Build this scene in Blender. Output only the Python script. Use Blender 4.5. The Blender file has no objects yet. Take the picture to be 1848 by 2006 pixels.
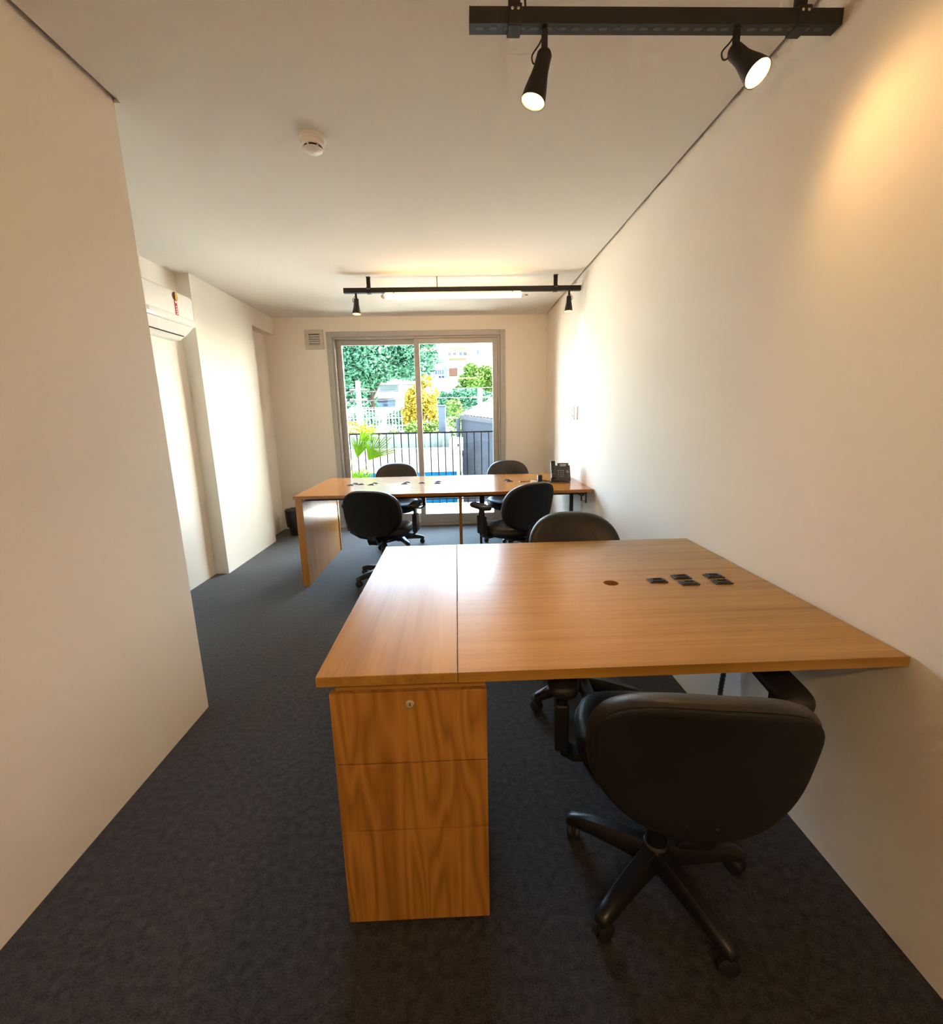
import bpy, bmesh, math, random
from mathutils import Vector, Matrix, Euler

random.seed(7)
sc = bpy.context.scene
C = sc.collection

# ------------------------------------------------------------------ camera
cam_d = bpy.data.cameras.new('camera')
cam = bpy.data.objects.new('camera', cam_d)
C.objects.link(cam)
cam_d.sensor_fit = 'HORIZONTAL'
cam_d.sensor_width = 36.0
cam_d.lens = 887.54 / 1848.0 * 36.0
cam_d.clip_start = 0.02
cam_d.clip_end = 600
cr = Vector((0.99928437, -0.03225013, -0.01976535))
cu = Vector((0.02597771, 0.20532332, 0.97834937))
cf = Vector((0.02749361, 0.9781627, -0.20601417))
m = Matrix.Identity(4)
for i in range(3):
    m[i][0], m[i][1], m[i][2] = cr[i], cu[i], -cf[i]
m[2][3] = 1.3383
cam.matrix_world = m
sc.camera = cam

# ------------------------------------------------------------------ world, sun, exposure
SKY, SUN, EXPO = 9.5, 15.0, 4.65
SUN_DIR = Vector((0.85, 0.05, 0.55)).normalized()
LAMP = 0.23
w = bpy.data.worlds.new('sky')
sc.world = w
w.use_nodes = True
nt = w.node_tree
nt.nodes.clear()
sky = nt.nodes.new('ShaderNodeTexSky')
sky.sky_type = 'HOSEK_WILKIE'
sky.turbidity = 6.0
sky.ground_albedo = 0.4
sky.sun_direction = SUN_DIR
bg = nt.nodes.new('ShaderNodeBackground')
bg.inputs['Strength'].default_value = SKY
wo = nt.nodes.new('ShaderNodeOutputWorld')
sky_tint = nt.nodes.new('ShaderNodeMix')          # warm white-balance tint put into the whole sky
sky_tint.data_type = 'RGBA'
sky_tint.blend_type = 'MULTIPLY'
sky_tint.inputs[0].default_value = 1.0
sky_tint.inputs[7].default_value = (1.05, 1.0, 0.91, 1)
nt.links.new(sky.outputs[0], sky_tint.inputs[6])
nt.links.new(sky_tint.outputs[2], bg.inputs[0])
nt.links.new(bg.outputs[0], wo.inputs[0])

sun_d = bpy.data.lights.new('sun', 'SUN')
sun_d.energy = SUN
sun_d.angle = 0.01
sun_d.color = (1.0, 0.96, 0.88)
sun = bpy.data.objects.new('sun', sun_d)
C.objects.link(sun)
sun.rotation_euler = SUN_DIR.to_track_quat('Z', 'Y').to_euler()

vs = sc.view_settings
vs.view_transform = 'Standard'
vs.look = 'None'
vs.exposure = EXPO
vs.gamma = 1.0
vs.use_curve_mapping = False
cy = sc.cycles
cy.use_denoising = True
cy.use_adaptive_sampling = True
cy.adaptive_threshold = 0.03
cy.adaptive_min_samples = 16
cy.max_bounces = 8
cy.diffuse_bounces = 5
cy.glossy_bounces = 4
cy.transparent_max_bounces = 12
cy.caustics_reflective = False
cy.caustics_refractive = False
cy.sample_clamp_indirect = 6.0

# light portal in the door opening: emits nothing, only guides sky sampling
por_d = bpy.data.lights.new('door_portal', 'AREA')
por_d.shape = 'RECTANGLE'
por_d.size, por_d.size_y = 1.95, 2.25
por_d.cycles.is_portal = True
por = bpy.data.objects.new('door_portal', por_d)
C.objects.link(por)
por.location = (-0.447, 5.72, 1.16)
por.rotation_euler = (math.radians(-90), 0, 0)

# ------------------------------------------------------------------ room numbers (metres)
XR, XL, YL, YB, H = 1.087, -1.2267, 1.977, 5.613, 2.49
XP, YP0, YP1, XW = -2.082, 3.946, 5.033, -2.1965
YR = -2.6            # wall behind the camera
DZ = 0.75            # desk height
PI = math.pi


# ------------------------------------------------------------------ helpers
def tag(o, label=None, cat=None, group=None, kind=None):
    if label: o['label'] = label
    if cat: o['category'] = cat
    if group: o['group'] = group
    if kind: o['kind'] = kind
    return o


def empty(name, loc=(0, 0, 0), rz=0.0, label=None, cat=None, group=None, kind=None):
    o = bpy.data.objects.new(name, None)
    C.objects.link(o)
    o.location = loc
    o.rotation_euler = (0, 0, rz)
    o.empty_display_size = 0.05
    return tag(o, label, cat, group, kind)


def frame_of(d):
    d = d.normalized()
    a = Vector((0, 0, 1)) if abs(d.z) < 0.9 else Vector((0, 1, 0))
    x = a.cross(d).normalized()
    return x, d.cross(x).normalized()


class MB:
    def __init__(s):
        s.v, s.f = [], []

    def box(s, x0, x1, y0, y1, z0, z1):
        b = len(s.v)
        s.v += [(x0, y0, z0), (x1, y0, z0), (x1, y1, z0), (x0, y1, z0),
                (x0, y0, z1), (x1, y0, z1), (x1, y1, z1), (x0, y1, z1)]
        for q in ((3, 2, 1, 0), (4, 5, 6, 7), (0, 1, 5, 4), (1, 2, 6, 5), (2, 3, 7, 6), (3, 0, 4, 7)):
            s.f.append(tuple(b + i for i in q))
        return s

    def loft(s, rings, cap=True, close=False):
        b, n = len(s.v), len(rings[0])
        for r in rings:
            s.v += [tuple(p) for p in r]
        k = len(rings)
        for i in range(k if close else k - 1):
            j = (i + 1) % k
            for a in range(n):
                c = (a + 1) % n
                s.f.append((b + i * n + a, b + i * n + c, b + j * n + c, b + j * n + a))
        if cap and not close:
            s.f.append(tuple(b + a for a in range(n))[::-1])
            s.f.append(tuple(b + (k - 1) * n + a for a in range(n)))
        return s

    def tube(s, path, r, n=8, cap=True, sx=1.0, sy=1.0):
        P = [Vector(p) for p in path]
        rings = []
        px = None
        for i, p in enumerate(P):
            d = (P[min(i + 1, len(P) - 1)] - P[max(i - 1, 0)]).normalized()
            if px is None:
                x, y = frame_of(d)
            else:
                x = (px - d * px.dot(d)).normalized()
                y = d.cross(x)
            px = x
            rr = r[i] if isinstance(r, (list, tuple)) else r
            rings.append([p + x * (math.cos(2 * PI * k / n) * rr * sx) + y * (math.sin(2 * PI * k / n) * rr * sy) for k in range(n)])
        return s.loft(rings, cap)

    def lathe(s, prof, n=20, o=(0, 0, 0), d=(0, 0, 1), cap=True):
        o, d = Vector(o), Vector(d).normalized()
        x, y = frame_of(d)
        rings = [[o + d * z + (x * math.cos(2 * PI * k / n) + y * math.sin(2 * PI * k / n)) * max(r, 1e-4) for k in range(n)] for r, z in prof]
        return s.loft(rings, cap)

    def prism(s, poly, a0, a1, axis):
        def P(u, v, t):
            return (t, u, v) if axis == 'x' else ((u, t, v) if axis == 'y' else (u, v, t))
        return s.loft([[P(u, v, a0) for u, v in poly], [P(u, v, a1) for u, v in poly]])

    def quad(s, *p):
        b = len(s.v)
        s.v += [tuple(q) for q in p]
        s.f.append(tuple(range(b, b + len(p))))
        return s

    def mesh(s, name, mat, bevel=0.0, seg=2, smooth=None, matrix=None):
        me = bpy.data.meshes.new(name)
        me.from_pydata([tuple(p) for p in s.v], [], s.f)
        bm = bmesh.new()
        bm.from_mesh(me)
        bmesh.ops.recalc_face_normals(bm, faces=bm.faces)
        if bevel:
            ed = [e for e in bm.edges if len(e.link_faces) == 2 and e.calc_face_angle(0) > 0.6]
            bmesh.ops.bevel(bm, geom=ed, offset=bevel, segments=seg, profile=0.5, affect='EDGES', clamp_overlap=True)
        if matrix is not None:
            bmesh.ops.transform(bm, matrix=matrix, verts=bm.verts)
        bm.to_mesh(me)
        bm.free()
        if smooth:
            me.shade_smooth()
            me.set_sharp_from_angle(angle=math.radians(smooth))
        if mat is not None:
            me.materials.append(mat)
        return me

    def build(s, name, mat, parent=None, bevel=0.0, seg=2, smooth=None, matrix=None):
        o = bpy.data.objects.new(name, s.mesh(name, mat, bevel, seg, smooth, matrix))
        C.objects.link(o)
        if parent is not None:
            o.parent = parent
        return o


def copy_tree(o, parent=None):
    c = o.copy()
    C.objects.link(c)
    if parent is not None:
        c.parent = parent
    for ch in list(o.children):
        copy_tree(ch, c)
    return c


def box(name, mat, parent, x0, x1, y0, y1, z0, z1, bevel=0.0, **k):
    return MB().box(x0, x1, y0, y1, z0, z1).build(name, mat, parent, bevel, **k)


def curve(pts, n=24):
    """Catmull-Rom through the points"""
    P = [Vector(p) for p in pts]
    P = [P[0] * 2 - P[1]] + P + [P[-1] * 2 - P[-2]]
    out = []
    for i in range(1, len(P) - 2):
        for k in range(n):
            t = k / n
            a, b, c, d = P[i - 1], P[i], P[i + 1], P[i + 2]
            out.append(0.5 * ((2 * b) + (c - a) * t + (2 * a - 5 * b + 4 * c - d) * t * t + (3 * b - a - 3 * c + d) * t ** 3))
    out.append(P[-2])
    return out


# ------------------------------------------------------------------ materials
def principled(name):
    mt = bpy.data.materials.new(name)
    mt.use_nodes = True
    return mt, mt.node_tree, mt.node_tree.nodes['Principled BSDF']


def plain(name, col, rough=0.5, metal=0.0, spec=0.5, coat=0.0, noise=None, bump=None):
    """noise = (scale, amount) colour mottling, bump = (scale, strength)"""
    mt, t, b = principled(name)
    b.inputs['Base Color'].default_value = (*col, 1)
    b.inputs['Roughness'].default_value = rough
    b.inputs['Metallic'].default_value = metal
    b.inputs['Specular IOR Level'].default_value = spec
    b.inputs['Coat Weight'].default_value = coat
    tc = t.nodes.new('ShaderNodeTexCoord')
    if noise:
        n = t.nodes.new('ShaderNodeTexNoise')
        n.inputs['Scale'].default_value = noise[0]
        n.inputs['Detail'].default_value = 4
        t.links.new(tc.outputs['Object'], n.inputs['Vector'])
        r = t.nodes.new('ShaderNodeValToRGB')
        r.color_ramp.elements[0].position = 0.3
        r.color_ramp.elements[1].position = 0.7
        a = noise[1]
        r.color_ramp.elements[0].color = (*[c * (1 - a) for c in col], 1)
        r.color_ramp.elements[1].color = (*[min(1, c * (1 + a)) for c in col], 1)
        t.links.new(n.outputs['Fac'], r.inputs['Fac'])
        t.links.new(r.outputs['Color'], b.inputs['Base Color'])
    if bump:
        n2 = t.nodes.new('ShaderNodeTexNoise')
        n2.inputs['Scale'].default_value = bump[0]
        n2.inputs['Detail'].default_value = 3
        t.links.new(tc.outputs['Object'], n2.inputs['Vector'])
        bp = t.nodes.new('ShaderNodeBump')
        bp.inputs['Strength'].default_value = bump[1]
        bp.inputs['Distance'].default_value = 0.002
        t.links.new(n2.outputs['Fac'], bp.inputs['Height'])
        t.links.new(bp.outputs['Normal'], b.inputs['Normal'])
    return mt


def wood(name, axis, rough=0.3, seed=0.0, cathedral=0.5, tint=(1, 1, 1), spread=0.3, along=0.55, rings=9.0):
    mt, t, b = principled(name)
    L, N = t.links.new, t.nodes.new
    tc = N('ShaderNodeTexCoord')
    mp = N('ShaderNodeMapping')
    s = [9.0, 9.0, 9.0]
    s['xyz'.index(axis)] = along
    mp.inputs['Scale'].default_value = s
    mp.inputs['Location'].default_value = (seed, seed * 1.7, seed * 0.6)
    L(tc.outputs['Object'], mp.inputs['Vector'])
    n1 = N('ShaderNodeTexNoise')          # broad figure, folded into growth rings
    n1.inputs['Scale'].default_value = 0.9
    n1.inputs['Detail'].default_value = 1.5
    n1.inputs['Distortion'].default_value = 0.3
    L(mp.outputs[0], n1.inputs['Vector'])
    ml = N('ShaderNodeMath'); ml.operation = 'MULTIPLY'; ml.inputs[1].default_value = rings
    L(n1.outputs['Fac'], ml.inputs[0])
    fr = N('ShaderNodeMath'); fr.operation = 'PINGPONG'; fr.inputs[1].default_value = 0.5
    L(ml.outputs[0], fr.inputs[0])
    rr = N('ShaderNodeMapRange'); rr.inputs['From Max'].default_value = 0.5
    L(fr.outputs[0], rr.inputs['Value'])
    mp2 = N('ShaderNodeMapping')          # fine pores
    s2 = [130.0, 130.0, 130.0]
    s2['xyz'.index(axis)] = 3.0
    mp2.inputs['Scale'].default_value = s2
    L(tc.outputs['Object'], mp2.inputs['Vector'])
    n2 = N('ShaderNodeTexNoise')
    n2.inputs['Scale'].default_value = 1.0
    n2.inputs['Detail'].default_value = 3
    L(mp2.outputs[0], n2.inputs['Vector'])
    mp3 = N('ShaderNodeMapping')          # mid streaks
    s3 = [32.0, 32.0, 32.0]
    s3['xyz'.index(axis)] = 0.8
    mp3.inputs['Scale'].default_value = s3
    mp3.inputs['Location'].default_value = (seed, 0, seed)
    L(tc.outputs['Object'], mp3.inputs['Vector'])
    n3 = N('ShaderNodeTexNoise')
    n3.inputs['Scale'].default_value = 1.0
    n3.inputs['Detail'].default_value = 4
    L(mp3.outputs[0], n3.inputs['Vector'])

    def mix(a, bb, f):
        q = N('ShaderNodeMix')
        q.data_type = 'FLOAT'
        q.inputs[0].default_value = f
        L(a, q.inputs[2]); L(bb, q.inputs[3])
        return q.outputs[0]
    v = mix(n3.outputs['Fac'], rr.outputs[0], 0.42 * cathedral)
    v = mix(v, n2.outputs['Fac'], 0.3)
    rp = N('ShaderNodeValToRGB')
    e = rp.color_ramp.elements
    e[0].position, e[1].position = 0.5 - spread, 0.5 + spread
    e[0].color = (0.26 * tint[0], 0.110 * tint[1], 0.018 * tint[2], 1)
    e[1].color = (0.52 * tint[0], 0.262 * tint[1], 0.058 * tint[2], 1)
    x = e.new(0.5)
    x.color = (0.41 * tint[0], 0.192 * tint[1], 0.038 * tint[2], 1)
    L(v, rp.inputs['Fac'])
    L(rp.outputs[0], b.inputs['Base Color'])
    b.inputs['Roughness'].default_value = rough
    b.inputs['Specular IOR Level'].default_value = 0.5
    bp = N('ShaderNodeBump')
    bp.inputs['Strength'].default_value = 0.12
    bp.inputs['Distance'].default_value = 0.0006
    L(n2.outputs['Fac'], bp.inputs['Height'])
    L(bp.outputs[0], b.inputs['Normal'])
    return mt


def emitter(name, col, strength):
    mt = bpy.data.materials.new(name)
    mt.use_nodes = True
    t = mt.node_tree
    t.nodes.clear()
    e = t.nodes.new('ShaderNodeEmission')
    e.inputs[0].default_value = (*col, 1)
    e.inputs[1].default_value = strength
    o = t.nodes.new('ShaderNodeOutputMaterial')
    t.links.new(e.outputs[0], o.inputs[0])
    return mt


def glass(name):
    mt = bpy.data.materials.new(name)
    mt.use_nodes = True
    t = mt.node_tree
    t.nodes.clear()
    tr = t.nodes.new('ShaderNodeBsdfTransparent')
    tr.inputs[0].default_value = (0.95, 0.975, 0.97, 1)
    gl = t.nodes.new('ShaderNodeBsdfGlossy')
    gl.inputs['Roughness'].default_value = 0.01
    fr = t.nodes.new('ShaderNodeFresnel')
    fr.inputs[0].default_value = 1.25
    mx = t.nodes.new('ShaderNodeMixShader')
    o = t.nodes.new('ShaderNodeOutputMaterial')
    t.links.new(fr.outputs[0], mx.inputs[0])
    t.links.new(tr.outputs[0], mx.inputs[1])
    t.links.new(gl.outputs[0], mx.inputs[2])
    t.links.new(mx.outputs[0], o.inputs[0])
    return mt


def carpet_mat():
    mt, t, b = principled('carpet')
    L, N = t.links.new, t.nodes.new
    tc = N('ShaderNodeTexCoord')
    n = N('ShaderNodeTexNoise'); n.inputs['Scale'].default_value = 260; n.inputs['Detail'].default_value = 3
    n2 = N('ShaderNodeTexNoise'); n2.inputs['Scale'].default_value = 45; n2.inputs['Detail'].default_value = 4
    L(tc.outputs['Object'], n.inputs['Vector']); L(tc.outputs['Object'], n2.inputs['Vector'])
    q = N('ShaderNodeMix'); q.data_type = 'FLOAT'; q.inputs[0].default_value = 0.45
    L(n.outputs['Fac'], q.inputs[2]); L(n2.outputs['Fac'], q.inputs[3])
    rp = N('ShaderNodeValToRGB')
    e = rp.color_ramp.elements
    e[0].position, e[1].position = 0.36, 0.68
    e[0].color = (0.008, 0.008, 0.009, 1)
    e[1].color = (0.056, 0.056, 0.061, 1)
    L(q.outputs[0], rp.inputs['Fac'])
    L(rp.outputs[0], b.inputs['Base Color'])
    b.inputs['Roughness'].default_value = 0.85
    b.inputs['Specular IOR Level'].default_value = 0.35
    b.inputs['Sheen Weight'].default_value = 0.35
    b.inputs['Sheen Roughness'].default_value = 0.35
    bp = N('ShaderNodeBump'); bp.inputs['Strength'].default_value = 0.6; bp.inputs['Distance'].default_value = 0.004
    L(q.outputs[0], bp.inputs['Height']); L(bp.outputs[0], b.inputs['Normal'])
    return mt


M = {}
M['wall'] = plain('wall_paint', (0.82, 0.775, 0.695), 0.75, spec=0.25, bump=(90, 0.08))
M['ceiling'] = plain('ceiling_paint', (0.78, 0.755, 0.71), 0.9, spec=0.2, bump=(60, 0.06))
M['carpet'] = carpet_mat()
M['wood_x'] = wood('desk_laminate_cross_grain', 'x', 0.27, 0.0, 0.25, (0.97, 1.12, 1.12))
M['wood_y'] = wood('desk_laminate_long_grain', 'y', 0.27, 2.3, 0.25, (0.97, 1.12, 1.12))
M['wood_z'] = wood('drawer_laminate', 'z', 0.36, 5.1, 1.15, spread=0.26, along=1.05, rings=12.0)
M['wood_far'] = wood('far_desk_laminate', 'x', 0.17, 7.7, 0.2, (0.96, 0.84, 0.78))
M['wood_leg'] = wood('leg_laminate', 'z', 0.22, 3.3, 0.3, (0.98, 0.88, 0.8))
M['leather'] = plain('black_leather', (0.017, 0.016, 0.0155), 0.42, spec=0.45, bump=(260, 0.25))
M['shell'] = plain('black_back_fabric', (0.0075, 0.0075, 0.008), 0.75, spec=0.3, bump=(320, 0.2))
M['plastic'] = plain('black_plastic', (0.010, 0.010, 0.011), 0.38, spec=0.5, noise=(30, 0.15))
M['rubber'] = plain('caster_rubber', (0.012, 0.012, 0.012), 0.55, noise=(40, 0.2))
M['chrome'] = plain('chrome', (0.75, 0.74, 0.71), 0.18, metal=1.0, noise=(20, 0.05))
M['black_metal'] = plain('black_painted_metal', (0.012, 0.0105, 0.0095), 0.5, noise=(25, 0.15), bump=(120, 0.05))
M['slot'] = plain('slot_painted_light', (0.085, 0.08, 0.075), 0.5, noise=(60, 0.2))  # pale grey stands in for ceiling light seen through the slots
M['alu'] = plain('grey_aluminium', (0.42, 0.41, 0.39), 0.45, metal=0.1, noise=(12, 0.04))
M['white_plastic'] = plain('white_plastic', (0.80, 0.79, 0.76), 0.28, spec=0.5, noise=(9, 0.02))
M['gloss_white'] = plain('glossy_white_plastic', (0.82, 0.81, 0.79), 0.12, spec=0.6, noise=(9, 0.02))
M['nickel'] = plain('brushed_nickel', (0.62, 0.58, 0.50), 0.4, metal=0.5, noise=(40, 0.06))
M['grille'] = plain('grille_plastic', (0.56, 0.53, 0.48), 0.45, noise=(14, 0.03))
M['dark'] = plain('dark_void', (0.010, 0.009, 0.008), 0.8, noise=(20, 0.2))
M['phone'] = plain('phone_plastic', (0.035, 0.034, 0.033), 0.45, noise=(60, 0.08))
M['phone_dark'] = plain('phone_dark_plastic', (0.016, 0.016, 0.016), 0.4, noise=(60, 0.08))
M['key'] = plain('phone_key', (0.16, 0.16, 0.155), 0.5, noise=(80, 0.05))
M['lcd'] = plain('grey_display', (0.23, 0.25, 0.24), 0.2, noise=(40, 0.06))
M['red'] = plain('red_print', (0.55, 0.012, 0.05), 0.4, noise=(50, 0.05))
M['yellow'] = plain('yellow_print', (0.80, 0.45, 0.03), 0.4, noise=(50, 0.05))
M['ink'] = plain('dark_print', (0.035, 0.03, 0.012), 0.5, noise=(50, 0.1))
M['paper'] = plain('white_print', (0.85, 0.83, 0.80), 0.5, noise=(50, 0.03))
M['bag'] = plain('black_bin_bag', (0.014, 0.014, 0.015), 0.33, spec=0.55, noise=(18, 0.2), bump=(28, 0.5))
M['glass'] = glass('door_glass')
M['warm'] = emitter('warm_lamp_face', (1.0, 0.62, 0.26), 4.0)
M['tube'] = emitter('warm_tube_face', (1.0, 0.56, 0.22), 1.25)
M['tube_fill'] = emitter('warm_fill_tube_face', (1.0, 0.61, 0.29), 3.7)  # glow of the added fill tube behind the camera
M['reflector'] = plain('lamp_reflector', (0.72, 0.50, 0.20), 0.5, metal=0.2, noise=(20, 0.03))


# ================================================================== THE ROOM
def struct(name, mb, mat, parent=None, **k):
    o = mb.build(name, mat, parent, **k)
    return tag(o, kind='structure')


struct('floor', MB().box(XW - 0.2, XR + 0.2, YR - 0.2, YB + 0.06, -0.2, 0.0), M['carpet'])
GAP = 0.018
cb = MB()
cb.box(XL + 0.024, XR - GAP, YR + GAP, YL, H, H + 0.012)
cb.box(XW, XR - GAP, YL, YB, H, H + 0.012)
cb.box(XW - 0.2, XR + 0.2, YR - 0.2, YB + 0.2, H + 0.07, H + 0.25)
struct('ceiling', cb, M['ceiling'])
struct('wall_right', MB().box(XR, XR + 0.2, YR - 0.2, YB + 0.2, -0.2, H + 0.07), M['wall'])
struct('wall_partition', MB().box(XW - 0.2, XL, YR, YL, -0.2, H + 0.07), M['wall'])
struct('wall_left', MB().box(XW - 0.2, XW, YL, YB + 0.2, -0.2, H + 0.07), M['wall'])
wp = MB().box(XW, XP, YP0, YP1, -0.02, H)
wp.box(XW, XP, YP1, YB, 2.305, H)
struct('wall_pier', wp, M['wall'])
struct('wall_rear', MB().box(XL, XR, YR - 0.2, YR, -0.2, H + 0.07), M['wall'])
WX0, WX1, WZ = -1.476, 0.582, 2.319
wb = MB().box(XW, WX0, YB, YB + 0.14, -0.2, H + 0.07)
wb.box(WX1, XR, YB, YB + 0.14, -0.2, H + 0.07)
wb.box(WX0, WX1, YB, YB + 0.14, WZ, H + 0.07)
struct('wall_back', wb, M['wall'])
# outer building face around and above the room; unseen, added to block rear sky
wf = MB().box(-9, XW - 0.2, YB, YB + 0.14, -1.6, H + 0.25)
wf.box(XR + 0.2, 9, YB, YB + 0.14, -1.6, H + 0.25)
wf.box(-9, 9, YB, YB + 0.14, H + 0.25, 13.0)
struct('wall_facade', wf, M['wall'])

# ------------------------------------------------------------------ sliding glass door
door = empty('door_1', (0, YB, 0), kind='structure')
fr = MB()
fr.box(WX0 - 0.01, WX0 + 0.05, -0.018, 0.135, 0.0, WZ + 0.01)
fr.box(WX1 - 0.05, WX1 + 0.01, -0.018, 0.135, 0.0, WZ + 0.01)
fr.box(WX0 + 0.05, WX1 - 0.05, -0.018, 0.135, WZ - 0.05, WZ + 0.01)
fr.box(WX0 + 0.05, WX1 - 0.05, -0.005, 0.135, -0.02, 0.022)
fr.box(WX0 + 0.05, WX0 + 0.075, 0.0, 0.13, 0.022, WZ - 0.05)
fr.box(WX1 - 0.075, WX1 - 0.05, 0.0, 0.13, 0.022, WZ - 0.05)
fr.box(WX0 + 0.075, WX1 - 0.075, 0.0, 0.13, WZ - 0.072, WZ - 0.05)
fr.build('door_frame', M['alu'], door, bevel=0.003)


def leaf(x0, x1, y0, sl, sr):
    p = empty('sliding_panel')
    p.parent = door
    z0, z1 = 0.024, 2.247
    y1 = y0 + 0.04
    box('stile', M['alu'], p, x0, x0 + sl, y0, y1, z0, z1, 0.003)
    box('stile', M['alu'], p, x1 - sr, x1, y0, y1, z0, z1, 0.003)
    box('top_rail', M['alu'], p, x0 + sl, x1 - sr, y0 + 0.003, y1 - 0.003, z1 - 0.058, z1, 0.002)
    box('bottom_rail', M['alu'], p, x0 + sl, x1 - sr, y0 + 0.003, y1 - 0.003, z0, z0 + 0.115, 0.002)
    box('glass_pane', M['glass'], p, x0 + sl, x1 - sr, y0 + 0.018, y0 + 0.024, z0 + 0.115, z1 - 0.058)
    return p


leaf(WX0 + 0.075, -0.425, 0.075, 0.062, 0.055)
lf = leaf(-0.482, WX1 - 0.075, 0.02, 0.064, 0.062)
pull = MB().box(0.465, 0.489, 0.012, 0.022, 0.93, 1.13)
pull.build('pull_handle', M['alu'], lf, bevel=0.004)

# ------------------------------------------------------------------ wall vent
v = empty('wall_vent', (-1.625, YB, 2.247), label='square cream louvred vent high on back wall beside glass door', cat='vent')
g = MB()
g.box(-0.105, 0.105, -0.016, 0.0, 0.062, 0.108)
g.box(-0.105, 0.105, -0.016, 0.0, -0.108, -0.062)
g.box(-0.105, -0.062, -0.016, 0.0, -0.062, 0.062)
g.box(0.062, 0.105, -0.016, 0.0, -0.062, 0.062)
g.build('vent_frame', M['grille'], v, bevel=0.002)
box('vent_back', M['dark'], v, -0.062, 0.062, -0.003, 0.0, -0.062, 0.062)
for k in range(5):
    z = 0.044 - k * 0.025
    MB().prism([(-0.014, z - 0.012), (-0.011, z - 0.012), (-0.004, z + 0.009), (-0.007, z + 0.009)], -0.062, 0.062, 'x').build('slat', M['grille'], v)

# ------------------------------------------------------------------ switch plates on the right wall
for yc, lab, kind in ((4.275, 'white two-hole socket plate on right wall, nearer the glass door', 0),
                      (4.16, 'white switch plate on right wall, nearer the camera of the pair', 1)):
    s = empty('wall_switch', (XR, yc, 1.352), label=lab, cat='switch', group='plates on right wall')
    box('plate', M['white_plastic'], s, -0.010, 0.0, -0.04, 0.04, -0.06, 0.06, 0.003)
    if kind:
        box('rocker', M['white_plastic'], s, -0.014, -0.010, -0.02, 0.02, -0.035, 0.035, 0.002)
    else:
        for z in (-0.025, 0.025):
            MB().lathe([(0.008, 0), (0.008, 0.0015)], 12, (-0.010, 0, z), (-1, 0, 0)).build('socket_hole', M['dark'], s)

# ------------------------------------------------------------------ air conditioner
ac = empty('air_conditioner', (XW, 3.37, 2.1), label='white split air conditioner mounted in left wall recess', cat='air conditioner')
hl = 0.42
bod = MB()
prof = [(0.0, 0.168), (0.178, 0.168), (0.192, 0.158), (0.196, 0.140), (0.194, -0.012), (0.186, -0.045), (0.10, -0.118), (0.07, -0.14), (0.0, -0.14)]
bod.loft([[(x, y, z) for x, z in prof] for y in (-hl, hl)])
bod.build('body', M['white_plastic'], ac, bevel=0.006, smooth=40)
st = MB().loft([[(x, y, z) for x, z in [(0.1945, 0.0), (0.199, -0.004), (0.199, -0.034), (0.188, -0.05), (0.183, -0.046)]] for y in (-hl - 0.004, hl + 0.004)])
st.build('chin_strip', M['gloss_white'], ac, bevel=0.002, smooth=40)
fl = MB().loft([[(x, y, z) for x, z in [(0.188, -0.052), (0.192, -0.058), (0.128, -0.117), (0.122, -0.110)]] for y in (-hl + 0.02, hl - 0.03)])
fl.build('air_flap', M['white_plastic'], ac, bevel=0.003)
ds = MB().loft([[(x, y, z) for x, z in [(0.121, -0.106), (0.119, -0.114), (0.108, -0.118), (0.108, -0.108)]] for y in (-hl + 0.02, hl - 0.03)])
ds.build('outlet_gap', M['dark'], ac)
box('display_window', M['grille'], ac, 0.1985, 0.2, -0.2, -0.12, -0.032, -0.006)
stk = empty('energy_sticker')
stk.parent = ac
X0 = 0.1955
box('ribbon', M['red'], stk, X0, X0 + 0.0025, 0.184, 0.212, -0.012, 0.105)
MB().lathe([(0.031, 0), (0.031, 0.003)], 24, (X0, 0.198, 0.125), (1, 0, 0)).build('badge_rim', M['red'], stk)
MB().lathe([(0.027, 0), (0.027, 0.0036)], 24, (X0, 0.198, 0.125), (1, 0, 0)).build('badge_dark', M['ink'], stk)
hd = MB()
ring = [(math.cos(a), math.sin(a)) for a in [-PI / 2 + PI * k / 12 for k in range(13)]]
hd.prism([(0.198 + 0.026 * c, 0.125 + 0.026 * s_) for c, s_ in ring], X0, X0 + 0.0042, 'x')
hd.build('badge_yellow', M['yellow'], stk)
box('ribbon_mark', M['paper'], stk, X0, X0 + 0.0034, 0.190, 0.207, 0.080, 0.094)
for k in range(4):
    box('ribbon_mark', M['paper'], stk, X0, X0 + 0.0034, 0.192, 0.204, 0.052 - k * 0.016, 0.060 - k * 0.016)

# ------------------------------------------------------------------ smoke detector
sd = empty('smoke_detector', (-0.572, 2.19, H), label='white round smoke detector on the ceiling', cat='smoke detector')
MB().lathe([(0.056, 0.0), (0.056, -0.012), (0.050, -0.018), (0.048, -0.018)], 32).build('base', M['white_plastic'], sd, smooth=40)
MB().lathe([(0.048, -0.018), (0.047, -0.030), (0.040, -0.036)], 32).build('collar', M['white_plastic'], sd, smooth=40)
MB().lathe([(0.036, -0.034), (0.036, -0.044)], 32).build('chamber', M['dark'], sd)
for k in range(6):
    a = k * PI / 3 + 0.25
    c, s_ = math.cos(a), math.sin(a)
    MB().tube([(c * 0.039, s_ * 0.039, -0.034), (c * 0.037, s_ * 0.037, -0.045)], 0.004, 6).build('rib', M['white_plastic'], sd)
MB().lathe([(0.039, -0.043), (0.039, -0.047), (0.030, -0.054), (0.012, -0.058), (0.001, -0.059)], 32).build('cap', M['white_plastic'], sd, smooth=50)


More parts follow.
